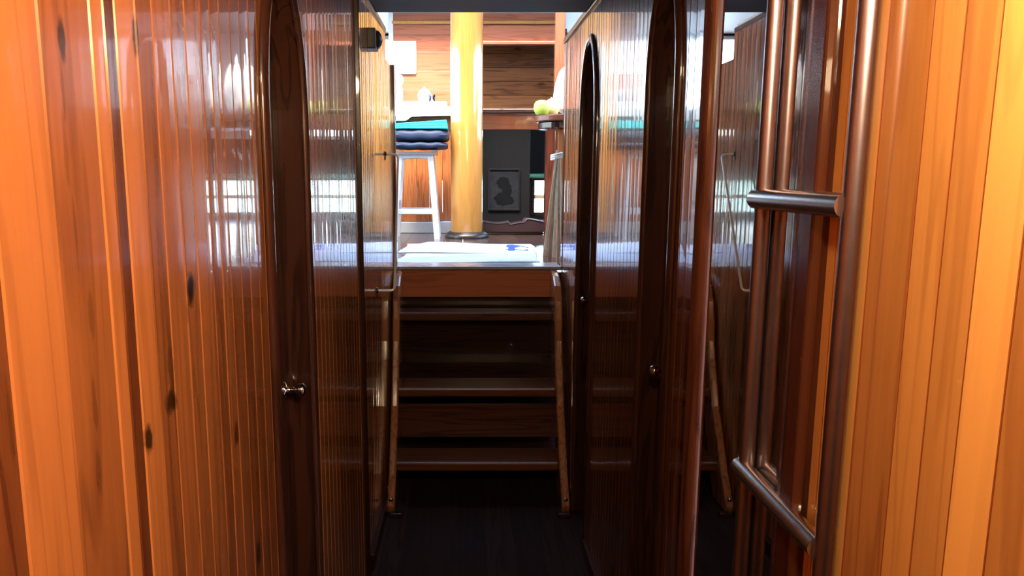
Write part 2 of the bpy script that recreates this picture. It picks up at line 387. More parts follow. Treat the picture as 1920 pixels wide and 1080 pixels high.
# wall caps seen past the hatch edge
trim(6, MB().box(-.385, -.330, -1.2, 3.22, ZC - .016, ZC + .006, .004, .1), 'dark_y')
trim(7, MB().box(XR - .010, XR + .05, 1.31, 3.47, ZC - .018, ZC + .006, .004, .9), 'dark_y')
struct(MB().box(-.37, -.325, -1.2, LD0 - .03, 0, .06, .006, .2).box(-.37, -.325, LD1 + .03, 2.29, 0, .06, .006, .2).box(-.37, -.322, 2.45, 3.44, 0, .06, .006, .2).build('baseboard_left', 'dark_y'))
struct(MB().box(XR - .018, XR + .02, 1.30, RDA[0] - .03, 0, .05, .006, .6).box(XR - .018, XR + .02, RDA[1] + .03, RDB[0] - .03, 0, .05, .006, .6).box(XR - .018, XR + .02, RDB[1] + .03, 3.42, 0, .05, .006, .6).build('baseboard_right', 'dark_y'))

# corridor floor, ceiling, ends
mb = MB()
for k in range(9): mb.box(-.46 + k * .11, -.46 + (k + 1) * .11 - .0003, -1.3, 3.56, -.03, 0, .0, random.random())
struct(mb.build('floor', 'floor'))
YH = 2.90                                   # hatch edge
mb = MB()
for k in range(20):
    a = -1.3 + k * (YH + 1.3) / 20
    mb.box(-.5, .56, a, a + (YH + 1.3) / 20 - .001, ZC, ZC + .04, .001, random.random())
struct(mb.build('ceiling', 'ceiling'))
struct(MB().box(-.5, .56, -1.32, -1.27, 0, ZC).build('wall_behind', 'trim_z'))

# ---------------------------------------------------------------- tall mirror
root = tag(empty('mirror', (XM, 1.05, 0)), 'tall narrow wall mirror behind the steel ladder, reflecting the stairs', 'mirror')
MX = XM - .004
MROT = .0
MB().box(MX, XM + .01, .896, 1.206, .04, ZC - .04, 0, .5).build('mirror_glass', 'mirror', root)
MB().box(MX - .004, XM + .01, .890, .899, .03, ZC - .03, .001, .4).build('mirror_edge', 'trim_z', root)

# ---------------------------------------------------------------- steel ladder on the right wall
LX, YF, YN = XM - .0152, .977, .752
root = tag(empty('ladder', (LX, (YF + YN) / 2, 0)), 'polished steel tube ladder fixed upright on the right wall before the mirror', 'ladder')
for y in (YF, YN):
    MB().tube([(LX, y, 0), (LX, y, ZC)], .0105, 20).build('rail', 'rail_steel', root)
for z in (1.396 - .768, 1.396 - .384, 1.396, 1.396 + .384, 1.396 - 1.152):
    MB().tube([(LX - .004, YN + .004, z), (LX - .004, YF + .014, z)], .0135, 20).build('rung', 'steel', root)
for y in (YF, YN):
    MB().lathe([(.0, .004), (.022, .004), (.022, 0), (.0105, 0)], (LX, y, 0), 20).build('foot_flange', 'steel', root)

# ---------------------------------------------------------------- companionway steps
YS0, YS1 = 2.965, 3.458
def sy(z): return YS0 + (YS1 - YS0) * z / FZ
root = tag(empty('companionway_steps', (.05, 3.2, 0)), 'steep varnished wooden companionway steps up to the bright saloon', 'stairs')
side = [(2.905, 0), (2.89, .035), (2.972, .15), (3.12, .405), (3.20, .60), (3.224, .68), (3.240, .78), (3.258, .86), (3.30, .925), (3.36, .962), (3.43, .98), (3.496, .980), (3.496, .80), (sy(.55) + .10, .55), (sy(.20) + .10, .20), (sy(0) + .10, 0)]
for xa, xb in ((-.324, -.291), (.422, .457)):
    st = MB().prism(side, xa, xb, 'x', .5, .008).build('stringer', 'stringer', root)
    MB().lathe([(.009, 0), (.008, .003), (.003, .005), (0, .005)], ((xa + xb) / 2, 2.900, .06), 14, mat=Matrix.Rotation(pi / 2, 3, 'X')).build('bolt_head', 'chrome', st)
for z in (.175, .470, .792):
    MB().box(-.298, .424, sy(z) - .022, min(sy(z) + .16, 3.455), z - .040, z, .007, random.uniform(.3, .6)).build('tread', 'tread', root)
for (za, zb) in ((.185, .40), ):
    MB().box(-.298, .424, sy(.47) + .085, sy(.47) + .10, .20, .36, .0, .35).build('riser', 'tread', root)
MB().box(-.298, .424, 3.462, 3.485, .845, FZ - .010, .002, .5).build('top_riser', 'orange_x', root)
trim(11, MB().box(-.325, .470, 3.435, 3.60, FZ - .012, FZ + .004, .004, .6), 'nosing')
for xa in (-.312, .400):
    MB().box(xa - .0, xa + .055, 2.86, 2.885, 0, .018, .004, .3).build('foot_cleat', 'dark_y', root)

# ---------------------------------------------------------------- handrail on the left wall
rt_ = PW(717, 290, -.343)
yT = 3.14; yB = 2.81
zT = P(717, 289, yT).z; zB = P(705, 545, yB).z
xw_T, xw_B = xl(yT), xl(yB)
root = tag(empty('grab_rail', (xw_T, yT, zB)), 'bent metal grab rail on the left wall at the top of the steps', 'handrail')
xo = -.277
top = Vector((xw_T, yT, zT)); cor = Vector((xo, yT, zT)); bot = Vector((-.271, yB, zB)); bw = Vector((xw_B, yB, zB))
def rounded(a, b, c, r=.02, n=6):
    u = (a - b).normalized(); w = (c - b).normalized(); p0 = b + u * r; p1 = b + w * r
    return [(p0 * (1 - t) ** 2 + b * 2 * t * (1 - t) + p1 * t * t) for t in [k / n for k in range(n + 1)]]
MB().tube([top] + rounded(top, cor, bot, .025) + rounded(cor, bot, bw, .018) + [bw], .0052, 12).build('rod', 'satin_steel', root)
RX = Matrix.Rotation(pi / 2, 3, 'Y')
for p in (top, bw):
    fl = MB(); fl.box(p.x - .002, p.x + .004, p.y - .008, p.y + .008, p.z - .026, p.z + .012, .001)
    fl.lathe([(.011, 0), (.011, .004), (.006, .007), (.0, .007)], p, 16, mat=RX); fl.build('wall_flange', 'bronze', root)

# ---------------------------------------------------------------- small black spot lamp high on the left wall
lp = P(694, 73, 2.70)
xs = xl(2.72)
root = tag(empty('wall_lamp', (xs, 2.72, lp.z)), 'small black spot lamp with white lens high on the left wall', 'lamp')
zc = lp.z
MB().prism([(2.68, zc - .036), (2.76, zc - .036), (2.76, zc + .036), (2.68, zc + .036)], xs - .004, xs + .030, 'x', .5, .004).build('housing', 'black', root)
MB().lathe([(.0, .046), (.018, .043), (.030, .034), (.034, .024), (.034, .0)], (xs + .004, 2.72, zc), 28, mat=RX).build('shade', 'black', root)
MB().lathe([(.0, .034), (.014, .030), (.022, .020), (.022, .0)], (xs + .002, 2.78, zc - .004), 24, mat=RX).build('lens', 'lens', root)

# ---------------------------------------------------------------- saloon shell
SX0, SX1, SYB, SZ = -1.9, 1.9, 7.4, 2.82
mb = MB()
for k in range(30):
    a = SX0 + k * (SX1 - SX0) / 30
    mb.box(a, a + (SX1 - SX0) / 30 - .001, 3.545, SYB + .1, FZ - .03, FZ - .0005, .001, random.random())
struct(mb.build('floor_saloon', 'saloon_floor'))
# bulkheads under and beside the steps
struct(MB().box(-.42, .56, 3.50, 3.54, 0, FZ - .034, 0, .35).build('wall_step_back', 'dark_x'))
struct(MB().box(SX0, -.385, 3.20, 3.26, FZ - .03, ZC, .003, .5).box(-.43, -.385, 3.26, 3.50, FZ - .03, ZLOW, .003, .5).build('wall_front_left', 'trim_z'))
struct(MB().box(XR + .045, SX1, 3.43, 3.49, FZ - .03, ZC - .0, .003, .5).build('wall_front_right', 'trim_z'))
# decks above the cabins on both sides of the hatch, coaming over the hatch edge
struct(MB().box(SX0, -.36, YH, 3.26, ZC + .0125, ZC + .03).box(XR + .02, SX1, YH, 3.54, ZC + .0125, ZC + .03).build('ceiling_cabins', 'white_paint'))
struct(MB().box(SX0, SX1, YH - .04, YH, ZC + .04, SZ).build('wall_hatch', 'dark_x'))
# ceiling; its two unseen skylights are added to brighten the saloon
KX0, KX1, KY0, KY1, KY2, KY3 = -.85, .95, 4.05, 4.95, 5.35, 6.35
struct(MB().box(SX0, SX1, YH - .04, KY0, SZ, SZ + .05).box(SX0, SX1, KY1, KY2, SZ, SZ + .05).box(SX0, SX1, KY3, SYB + .1, SZ, SZ + .05).box(SX0, KX0, KY0, KY1, SZ, SZ + .05).box(KX1, SX1, KY0, KY1, SZ, SZ + .05).box(SX0, KX0, KY2, KY3, SZ, SZ + .05).box(KX1, SX1, KY2, KY3, SZ, SZ + .05).build('ceiling_saloon', 'white_paint'))
def window(i, plane, a0, a1, z0, z1, at, mull=0, fm='white_paint', th=.05):
    """plane 'x': in a wall of constant x, spans y a0..a1; 'y': constant y, spans x; 'z': skylight (a = x span, z = y span)"""
    root = struct(empty('window_%d' % i))
    fr = MB(); w = .035
    def bx(m_, u0, u1, v0, v1, d0, d1, bev=.004):
        if plane == 'x': m_.box(at + d0, at + d1, u0, u1, v0, v1, bev)
        elif plane == 'y': m_.box(u0, u1, at + d0, at + d1, v0, v1, bev)
        else: m_.box(u0, u1, v0, v1, at + d0, at + d1, bev)
    bx(fr, a0, a0 + w, z0, z1, -th / 2, th / 2); bx(fr, a1 - w, a1, z0, z1, -th / 2, th / 2)
    bx(fr, a0 + w, a1 - w, z0, z0 + w, -th / 2, th / 2); bx(fr, a0 + w, a1 - w, z1 - w, z1, -th / 2, th / 2)
    for k in range(mull):
        u = a0 + (a1 - a0) * (k + 1) / (mull + 1); bx(fr, u - .012, u + .012, z0 + w, z1 - w, -th / 2.6, th / 2.6, .003)
    fr.build('window_frame', fm, root)
    g = MB(); bx(g, a0 + w * .8, a1 - w * .8, z0 + w * .8, z1 - w * .8, -.002, .002, 0); g.build('pane', 'glass', root)
    return root
window(1, 'z', KX0, KX1, KY0, KY1, SZ + .03, 2)  # added skylight, throws daylight on floor cloths and mast
window(7, 'z', KX0, KX1, KY2, KY3, SZ + .03, 2)  # second added skylight, brightens the back panel
# side walls with long windows
for s, X in ((-1, SX0), (1, SX1)):
    nm = 'left' if s < 0 else 'right'
    w0, w1, h0, h1 = 3.3, 7.0, 1.75, 2.65
    a, b = (X - .05, X) if s < 0 else (X, X + .05)
    mb = MB().box(a, b, YH - .04, SYB + .1, FZ - .03, h0, 0, .5).box(a, b, YH - .04, SYB + .1, h1, SZ, 0, .5).box(a, b, YH - .04, w0, h0, h1, 0, .5).box(a, b, w1, SYB + .1, h0, h1, 0, .5)
    struct(mb.build('wall_saloon_' + nm, 'orange_x'))
    window(2 if s < 0 else 3, 'x', w0, w1, h0, h1, (a + b) / 2, 3)

# back of the saloon -----------------------------------------------------------
YP = 6.50                                    # front of the panelled back wall
xa, xb = P(738, 100, YP).x, P(847, 100, YP).x
xr = P(1041, 100, YP).x
ztop_p = P(800, 36, YP).z
zc0 = P(900, 205, 5.6).z                     # bar top
mb = MB()
zz = [1.60, 1.86, 2.02, 2.18, 2.34, 2.50, 2.64, SZ]
for k in range(len(zz) - 1):
    mb.box(xa, P(880, 100, YP).x, YP, YP + .04, zz[k], zz[k + 1] - .002, .002, random.uniform(.45, .8))
struct(mb.build('wall_back_panel', 'orange_x'))
zl = P(950, 79, YP).z
mb = MB()
mb.box(P(880, 100, YP).x + .001, xr + .02, YP, YP + .04, zl, P(950, 47, YP).z, .002, .7).box(P(880, 100, YP).x + .001, xr + .02, YP, YP + .04, P(950, 46, YP).z, SZ, .002, .5)
struct(mb.build('wall_back_header', 'orange_x'))
zz2 = P(800, 43, YP).z
trim(8, MB().box(xa - .01, xr, YP - .025, YP, zz2 - .012, zz2 + .014, .004, .95), 'mast')
trim(9, MB().box(P(880, 100, YP).x + .001, xr, YP - .03, YP + .045, zl - .022, zl + .004, .004, .7), 'orange_x')
# recessed boards below the header
mb = MB(); z = 1.925; k = 3
tl = [.30, .42, .55, .48, .58, .40, .46, .18, .12, .1, .1]
while z < zl + .1:
    h = .125; mb.box(.1, .905, YP + .40, YP + .44, z, z + h - .002, .003, tl[min(k, 10)]); z += h; k += 1
struct(mb.build('wall_back_recess', 'brown_x'))
struct(MB().box(.1, .905, YP + .04, YP + .44, zl + .1, zl + .12).box(.89, .905, YP + .04, YP + .40, 1.925, zl + .1).build('ceiling_recess', 'dark_x'))
# back wall of the ship's house with the low windows, big window on the left
WL0, WL1 = 1.03, 1.42
mb = MB()
mb.box(SX0, -.25, SYB, SYB + .06, FZ - .03, 1.80, 0, .3)
mb.box(-.25, SX1, SYB, SYB + .06, WL1, 1.80, 0, .3)
mb.box(-.25, .97, SYB, SYB + .06, 1.80, SZ, 0, .3)
mb.box(.97, 1.27, SYB, SYB + .06, 2.80, SZ, 0, .3)
mb.box(-.25, SX1, SYB, SYB + .06, FZ - .03, WL0, 0, .3)
xw1 = P(996, 370, SYB).x
mb.box(.235, xw1, SYB, SYB + .06, WL0, WL1, 0, .3)
mb.box(SX0, xa - .02, SYB, SYB + .06, 2.80, SZ, 0, .3)
struct(MB().box(1.27, SX1, SYB, SYB + .06, 1.80, SZ).build('wall_back_right', 'white_paint'))
mb.box(xa - .02, -.25, SYB, SYB + .06, 1.80, SZ, 0, .3)
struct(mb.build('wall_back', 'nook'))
window(4, 'y', -.25, .235, WL0, WL1, SYB + .03, 0, 'dark_x')
w5 = window(5, 'y', xw1, 1.88, WL0, WL1, SYB + .03, 1, 'dark_x')
zz5 = P(1010, 369, SYB).z
MB().box(xw1 + .035, 1.845, SYB + .012, SYB + .024, zz5 - .018, zz5 + .018, .003).build('mid_rail', 'bleached', w5)
window(8, 'y', .97, 1.27, 1.80, 2.80, SYB + .03, 0)
window(6, 'y', SX0, xa - .02, 1.80, 2.80, SYB + .03, 1)
struct(MB().box(xa - .04, xa, YP - .02, YP + .06, 1.86, SZ, .004, .9).build('trim_10', 'white_paint'))
bl = tag(empty('roller_blind', (1.2, SYB - .03, WL1)), 'green rolled blind along the top of the low back window', 'blind')
MB().tube([(P(990, 332, SYB - .03).x, SYB - .03, WL1 + .012), (1.86, SYB - .03, WL1 + .012)], .022, 16).build('fabric_roll', 'green_cloth', bl)
MB().box(P(990, 332, SYB - .03).x - .01, P(990, 332, SYB - .03).x - .001, SYB - .055, SYB - .003, WL1 - .015, WL1 + .04, .002).build('bracket', 'white_paint', bl)
# post at the right of the recess
xp0, xp1 = P(1040, 100, 5.9).x, P(1058, 100, 5.9).x
struct(MB().box(xp0, xp1, 5.86, 5.94, FZ, SZ, .006, .6).build('pillar_right', 'post_pine'))

# ---------------------------------------------------------------- mast
mx, my = P(875, 300, 5.15).x, 5.15
root = tag(empty('mast', (mx, my, FZ)), 'thick round golden varnished mast standing through the saloon floor', 'mast')
MB().lathe([(.113, 0), (.114, .6), (.113, SZ - FZ)], (mx, my, FZ), 64, .55).build('mast_shaft', 'mast', root)
MB().lathe([(.120, .045), (.128, .042), (.150, .028), (.158, .012), (.158, 0)], (mx, my, FZ), 48, .2).build('mast_collar', 'bronze', root)

# ---------------------------------------------------------------- bar counter
YB = 5.55
zb0 = P(900, 243, YB).z; zb1 = P(900, 204, YB).z
xl0, xm0 = -1.25, P(903, 240, YB).x
xr1 = P(1024, 240, YB).x
root = tag(empty('bar_counter', (0, YB, FZ)), 'long bar counter behind the mast with pine front and dark fascia', 'bar counter')
MB().box(xl0, xr1 + .25, YB - .02, YB + .42, zb1 - .03, zb1, .006, .4).build('counter_top', 'trim_x', root)
MB().box(xl0, xr1 + .25, YB, YB + .03, zb0, zb1 - .03, .003, .9).build('fascia', 'trim_x', root)
mb = MB(); n = 14
for k in range(n):
    a = xl0 + (xm0 - xl0) * k / n; mb.box(a, a + (xm0 - xl0) / n - .001, YB + .03, YB + .055, FZ + .09, zb0 + .01, .003, [.5, .35, .6, .3][k % 4] + random.uniform(-.08, .08))
mb.build('front_panel', 'orange_z', root)
MB().box(xl0, xm0, YB - .0, YB + .055, FZ, FZ + .085, .004, .5).build('plinth', 'grey_cap', root)
MB().box(xm0 - .02, xm0 + .0, YB + .055, SYB - .9, FZ, zb0, .002, .2).build('end_panel', 'dark_z', root)
xq0, xq1 = P(1022, 350, YB).x, P(1040, 350, YB).x
MB().box(xq0, xq1, YB, YB + .08, FZ, zb0, .004, .5).build('corner_post', 'trim_z', root)

# nook beyond the bar: dark panel with a print, burgundy seat
YN2 = 6.9
px0, px1 = P(906, 300, YN2).x, P(994, 300, YN2).x
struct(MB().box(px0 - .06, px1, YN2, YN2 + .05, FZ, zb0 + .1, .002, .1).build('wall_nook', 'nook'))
root = tag(empty('framed_print', (0, YN2, 1.2)), 'dim framed grey print on the dark panel under the bar', 'picture')
a = P(915, 395, YN2 - .02); b = P(976, 316, YN2 - .02)
fr = MB(); w = .016
fr.box(a.x, b.x, YN2 - .02, YN2 - .001, a.z, a.z + w, .002).box(a.x, b.x, YN2 - .02, YN2 - .001, b.z - w, b.z, .002).box(a.x, a.x + w, YN2 - .02, YN2 - .001, a.z + w, b.z - w, .002).box(b.x - w, b.x, YN2 - .02, YN2 - .001, a.z + w, b.z - w, .002)
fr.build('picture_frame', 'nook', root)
sh = MB().box(a.x + w, b.x - w, YN2 - .010, YN2 - .002, a.z + w, b.z - w).build('print_sheet', 'grey_print', root)
fg = MB(); cxp, czp = (a.x + b.x) / 2, (a.z + b.z) / 2
def blob(cx, cz, rx, rz, n=28): fg.prism([(cx + rx * cos(2 * pi * k / n) * (1 + .15 * sin(5 * k)), cz + rz * sin(2 * pi * k / n) * (1 + .12 * sin(3 * k + 1))) for k in range(n)], YN2 - .0125 - .0003 * len(fg.f) / 30, YN2 - .0102, 'y')
blob(cxp - .01, czp + .065, .060, .055); blob(cxp + .03, czp - .005, .045, .06); blob(cxp - .015, czp - .085, .075, .06); blob(cxp + .055, czp - .10, .04, .035)
fg.build('print_figure', 'print', sh)
# seat
seat_y = 5.37
root = tag(empty('nook_seat', (.5, seat_y + .3, FZ)), 'low burgundy upholstered seat with a wavy top under the bar', 'seat')
def seat_top(px): return 414 + 4 * sin((px - 905) / 17.) + (6 if 955 < px < 985 else 0)
pts = [(P(x, seat_top(x), seat_y).x, P(x, seat_top(x), seat_y).z) for x in range(906, 1024, 4)]
x_a, x_b = pts[0][0], pts[-1][0]
MB().prism([(x_a, FZ + .02)] + pts + [(x_b, FZ + .02)], seat_y, seat_y + .16, 'y', .5, .006).build('cushion', 'burgundy', root)
MB().box(x_a + .01, x_b - .01, seat_y + .02, seat_y + .16, FZ, FZ + .02, .003, .4).build('seat_base', 'dark_x', root)
sw = MB().tube([P(x, seat_top(x) + 1, seat_y - .002) for x in range(908, 1022, 4)], .003, 8).build('piping', 'burgundy', root)

# ---------------------------------------------------------------- white cloth and things on the bar
cl = MB(); nx, nz = 40, 12
x0c, x1c = -.75, P(848, 210, YB - .03).x
def hang(u): 
    px = 868 + (x0c + (x1c - x0c) * u) * F / 5.42
    return 227 if px < 763 else (219 - (px - 765) * .02 if px > 772 else 227 - (px - 763) * .9)
vs = []
for i in range(nx + 1):
    u = i / nx; x = x0c + (x1c - x0c) * u
    zlow = P(868, hang(u), YB - .03).z; zt = zb1 + .012
    prof = [(YB + .40, zt)] + [(YB - .01 + .0 * k, zt) for k in range(1)] + [(YB - .030, zt - .012)]
    for k in range(nz): 
        q = (k + 1) / nz; prof.append((YB - .034 - .006 * sin(u * 37 + 1.3) * q, zt - .012 + (zlow - zt + .012) * q))
    for (y, z) in prof: vs.append((x, y, z))
k = nz + 3
cl.add(vs, [[i * k + j, i * k + j + 1, (i + 1) * k + j + 1, (i + 1) * k + j] for i in range(nx) for j in range(k - 1)], .5, True)
o = tag(cl.build('bar_cloth', 'cloth'), 'white cloth spread over the left end of the bar counter', 'tablecloth')
md = o.modifiers.new('thick', 'SOLIDIFY'); md.thickness = .003; md.offset = 1
zt = zb1 + .0155
# stack of white paper / tray raising the left part
def stack(name, label, cat, pxa, pxb, pyt, y, d, mat='paper', group=None):
    a = P(pxa, pyt, y); b = P(pxb, pyt, y)
    return tag(MB().box(a.x, b.x, y, y + d, zt, max(a.z, zt + .02), .006).build(name, mat), label, cat, group)
stack('white_tray', 'shallow white tray lying on the cloth left of the mast', 'tray', 736, 838, 190, YB + .03, .22, 'ceramic')
zt2 = P(736, 190, YB + .03).z
def lathe_thing(name, label, cat, px, pyb, pyt, y, prof, mat, z0=None, part=None):
    b = P(px, pyb, y); t = P(px, pyt, y); h = t.z - (z0 if z0 is not None else b.z); zb = z0 if z0 is not None else b.z
    root = tag(empty(name, (b.x, y, zb)), label, cat)
    MB().lathe([(r * h, q * h) for (r, q) in prof], (b.x, y, zb), 28).build(part or 'body', mat, root)
    return root, b.x, zb, h
r, x, z0, h = lathe_thing('jug', 'white ceramic jug at the far left of the bar', 'jug', 743, 190, 141, YB + .13, [(0, 0), (.20, .0), (.26, .12), (.27, .35), (.22, .62), (.30, .80), (.26, .97), (.22, 1.), (.18, .97), (.2, .8), (0, .6)], 'ceramic', zt2 + .001)
hd = MB().tube([(x - .24 * h, YB + .13, z0 + .3 * h), (x - .42 * h, YB + .13, z0 + .4 * h), (x - .44 * h, YB + .13, z0 + .68 * h), (x - .22 * h, YB + .13, z0 + .78 * h)], .007, 10).build('handle', 'ceramic', r)
r, x, z0, h = lathe_thing('sugar_bowl', 'small domed white bowl with lid on the bar tray', 'bowl', 796, 190, 163, YB + .12, [(0, 0), (.28, 0), (.42, .18), (.46, .42), (.44, .5)], 'ceramic', zt2 + .001)
MB().lathe([(.45 * h, .5 * h), (.40 * h, .68 * h), (.24 * h, .84 * h), (.08 * h, .9 * h), (.08 * h, .96 * h), (.05 * h, h), (0, h)], (x, YB + .12, z0), 24).build('lid', 'ceramic', r)
root = tag(empty('tumbler', (0, 0, 0)), 'small clear glass tumbler right of the white bowl on the bar', 'glass')
p = P(810, 189, YB + .10)
MB().lathe([(0, .002), (.022, .002), (.026, .055), (.024, .055), (.020, .006), (0, .006)], (p.x, p.y, zt2 + .001), 24).build('cup', 'clear', root)
# sheet of paper on the orange panel
a = P(738, 137, YP - .006); b = P(780, 77, YP - .006)
root = tag(empty('notice_sheet', (a.x, YP, a.z)), 'blank white sheet fixed to the orange panelled back wall', 'notice')
MB().box(a.x - .06, b.x, YP - .008, YP - .001, a.z, b.z, .001).build('sheet', 'paper', root)
MB().box(a.x - .06, b.x - .004, YP - .014, YP - .0005, a.z - .010, a.z, .002).build('bottom_rail', 'grey_cap', root)

# ---------------------------------------------------------------- stool with cushions on it
sx, syy = P(781, 440, 5.10).x, 5.12
root = tag(empty('bar_stool', (sx, syy, FZ)), 'worn white painted wooden stool with grey seat in front of the bar', 'stool')
hs = P(781, 283, syy).z
ht, hb = .105, .150                           # half spread of legs at top and bottom
for ix in (-1, 1):
    for iy in (-1, 1):
        tp = Vector((sx + ix * ht, syy + iy * ht * .9, hs - .025)); bt_ = Vector((sx + ix * hb, syy + iy * hb * .9, FZ))
        w = .019; vs = []
        for c, ww in ((bt_, w * 1.0), (tp, w)):
            for (dx, dy) in ((-1, -1), (1, -1), (1, 1), (-1, 1)): vs.append(c + Vector((dx * ww, dy * ww * .8, 0)))
        MB().add(vs, [[3, 2, 1, 0], [4, 5, 6, 7]] + [[k, (k + 1) % 4, 4 + (k + 1) % 4, 4 + k] for k in range(4)], random.uniform(.4, .8)).build('leg', 'stool_white', root)
def spread(z): q = (z - FZ) / (hs - .025 - FZ); return hb + (ht - hb) * q
zr = P(781, 397, syy - .13).z
for iy in (-1, 1):
    s_ = spread(zr); MB().box(sx - s_ + .015, sx + s_ - .015, syy + iy * s_ * .9 - .009, syy + iy * s_ * .9 + .009, zr - .018, zr + .018, .003, .4).build('stretcher', 'stool_white', root)
    s_ = spread(hs - .06); MB().prism([(sx - s_ + .015, hs - .026), (sx + s_ - .015, hs - .026), (sx + s_ - .015, hs - .062)] + [(sx + (s_ - .015) * cos(pi * k / 10), hs - .062 + .012 * sin(pi * k / 10)) for k in range(1, 10)] + [(sx - s_ + .015, hs - .062)], syy + iy * s_ * .9 - .010, syy + iy * s_ * .9 + .010, 'y', .6).build('apron', 'stool_white', root)
zr2 = zr + .06
for ix in (-1, 1):
    s_ = spread(zr2); MB().box(sx + ix * s_ - .009, sx + ix * s_ + .009, syy - s_ * .9 + .015, syy + s_ * .9 - .015, zr2 - .018, zr2 + .018, .003, .4).build('stretcher', 'stool_white', root)
st = MB()
n = 13; vs = []
for j in range(n):
    for i in range(n):
        u, v = i / (n - 1) * 2 - 1, j / (n - 1) * 2 - 1
        vs.append((sx + .150 * u, syy + .135 * v, hs - .010 + .014 * u * u))
nv = len(vs)
vs += [(x, y, hs - .028) for (x, y, z) in vs]
fs = [[j * n + i, j * n + i + 1, (j + 1) * n + i + 1, (j + 1) * n + i] for j in range(n - 1) for i in range(n - 1)]
fs += [[nv + q for q in f[::-1]] for f in fs]
ring = [i for i in range(n)] + [j * n + n - 1 for j in range(1, n)] + [(n - 1) * n + i for i in range(n - 2, -1, -1)] + [j * n for j in range(n - 2, 0, -1)]
fs += [[ring[k], nv + ring[k], nv + ring[(k + 1) % len(ring)], ring[(k + 1) % len(ring)]] for k in range(len(ring))]
st.add(vs, fs, .5, False).build('seat', 'stool_seat', root)

def pillow_box(mb, x0, x1, y0, y1, z0, z1, bulge=.02, n=14):
    bm = bmesh.new(); bmesh.ops.create_cube(bm, size=2)
    bmesh.ops.subdivide_edges(bm, edges=bm.edges[:], cuts=n, use_grid_fill=True)
    c = Vector(((x0 + x1) / 2, (y0 + y1) / 2, (z0 + z1) / 2)); h = Vector(((x1 - x0) / 2, (y1 - y0) / 2, (z1 - z0) / 2))
    for v in bm.verts:
        u = v.co.copy(); p = 5
        l = (abs(u.x) ** p + abs(u.y) ** p) ** (1 / p); m_ = max(abs(u.x), abs(u.y))
        q = u.copy()
        if l > 0: q.x, q.y = u.x * m_ / l, u.y * m_ / l
        sq = 1 - .18 * abs(u.z) ** 6
        k = bulge / max(h) * (1 - u.z * u.z) * .5
        zz_ = u.z * (1 - .10 * (q.x ** 6 + q.y ** 6) * .5)
        v.co = c + Vector((q.x * h.x * (sq + k), q.y * h.y * (sq + k), zz_ * h.z + .003 * sin(9 * q.x + 5 * q.y)))
    mb.bm(bm, .5, True); return mb
zs = hs + .006
cx0, cx1 = P(738, 250, syy).x, P(840, 250, syy).x
zm1, zm2 = P(790, 265, syy - .15).z, P(790, 242, syy - .15).z
def cushion(name, label, z0, z1, x0, x1, pipe):
    root = tag(empty(name, ((x0 + x1) / 2, syy, z0)), label, 'cushion', None)
    mb = pillow_box(MB(), x0, x1, syy - .17, syy + .20, z0, z1); mb.build('cover', 'navy', root)
    zp = (z0 + z1) / 2 if not pipe else z1 - .004
    r_ = .03; ptsl = []
    for (qx, qy, a0) in ((x1 - r_, syy + .20 - r_, 0), (x0 + r_, syy + .20 - r_, pi / 2), (x0 + r_, syy - .17 + r_, pi), (x1 - r_, syy - .17 + r_, 1.5 * pi)):
        for k in range(6): ptsl.append((qx + r_ * cos(a0 + pi / 2 * k / 5), qy + r_ * sin(a0 + pi / 2 * k / 5), zp))
    MB().tube(ptsl + [ptsl[0]], .004, 8).build('piping', 'navy', root)
cushion('seat_cushion', 'lower navy canvas cushion lying directly on the white stool', zs + .005, zm1 - .004, cx0 + .012, cx1 - .01, False)
cushion('seat_cushion', 'upper navy canvas cushion under the turquoise cloth on the stool', zm1 + .003, zm2 - .004, cx0, cx1, False)
# turquoise folded cloth, higher at its right end
tz0, tzl, tzr = zm2 + .002, P(740, 232, syy - .13).z, P(838, 225, syy - .13).z
root = tag(empty('folded_cloth', ((cx0 + cx1) / 2, syy, tz0)), 'folded turquoise cloth on top of the navy cushions', 'towel')
nl = 3
for k in range(nl):
    l0, l1 = k / nl, (k + 1) / nl
    lo = lambda x, q: tz0 + ((tzl + (tzr - tzl) * (x - cx0) / (cx1 - cx0)) - tz0) * q
    poly = [(cx0 + .004 * k, lo(cx0, l0) + .0005), (cx1 - .003 * k, lo(cx1, l0) + .0005), (cx1 - .003 * k, lo(cx1, l1)), (cx0 + .004 * k, lo(cx0, l1))]
    MB().prism(poly, syy - .165 + .004 * k, syy + .18, 'y', .5, .004).build('fold', 'teal', root)

# ---------------------------------------------------------------- cloths spread on the saloon floor at the top of the steps
def floor_cloth(name, label, x0, x1, y0, y1, seed, mats, amp=.012, stripe=None):
    rn = random.Random(seed); nx, ny = 60, 36; vs = []; mis = []
    ph = [rn.uniform(0, 6) for _ in range(6)]
    mb = MB()
    for j in range(ny + 1):
        for i in range(nx + 1):
            u, v = i / nx, j / ny
            e = min(1, 6 * min(u, 1 - u, v, 1 - v))
            z = FZ + .003 + amp * e * (.5 + .5 * sin(9 * v + 2.2 * sin(4 * u + ph[0]) + ph[1])) ** 3 + amp * .4 * e * (.5 + .5 * sin(17 * v + 5 * u + ph[2])) ** 2
            vs.append((x0 + (x1 - x0) * u + .012 * sin(5 * v + ph[3]), y0 + (y1 - y0) * v + .018 * sin(5 * u + ph[4]), z))
    for j in range(ny):
        for i in range(nx):
            u, v = (i + .5) / nx, (j + .5) / ny
            mi = 1 if stripe and stripe(u, v) else 0
            a = j * (nx + 1) + i
            mb.f.append([a, a + 1, a + nx + 2, a + nx + 1]); mb.r.append(.5); mb.sm.append(True); mb.mi.append(mi)
    mb.v = vs
    o = tag(mb.build(name, mats), label, 'floor cloth')
    md = o.modifiers.new('thick', 'SOLIDIFY'); md.thickness = .004; md.offset = -1
    return o
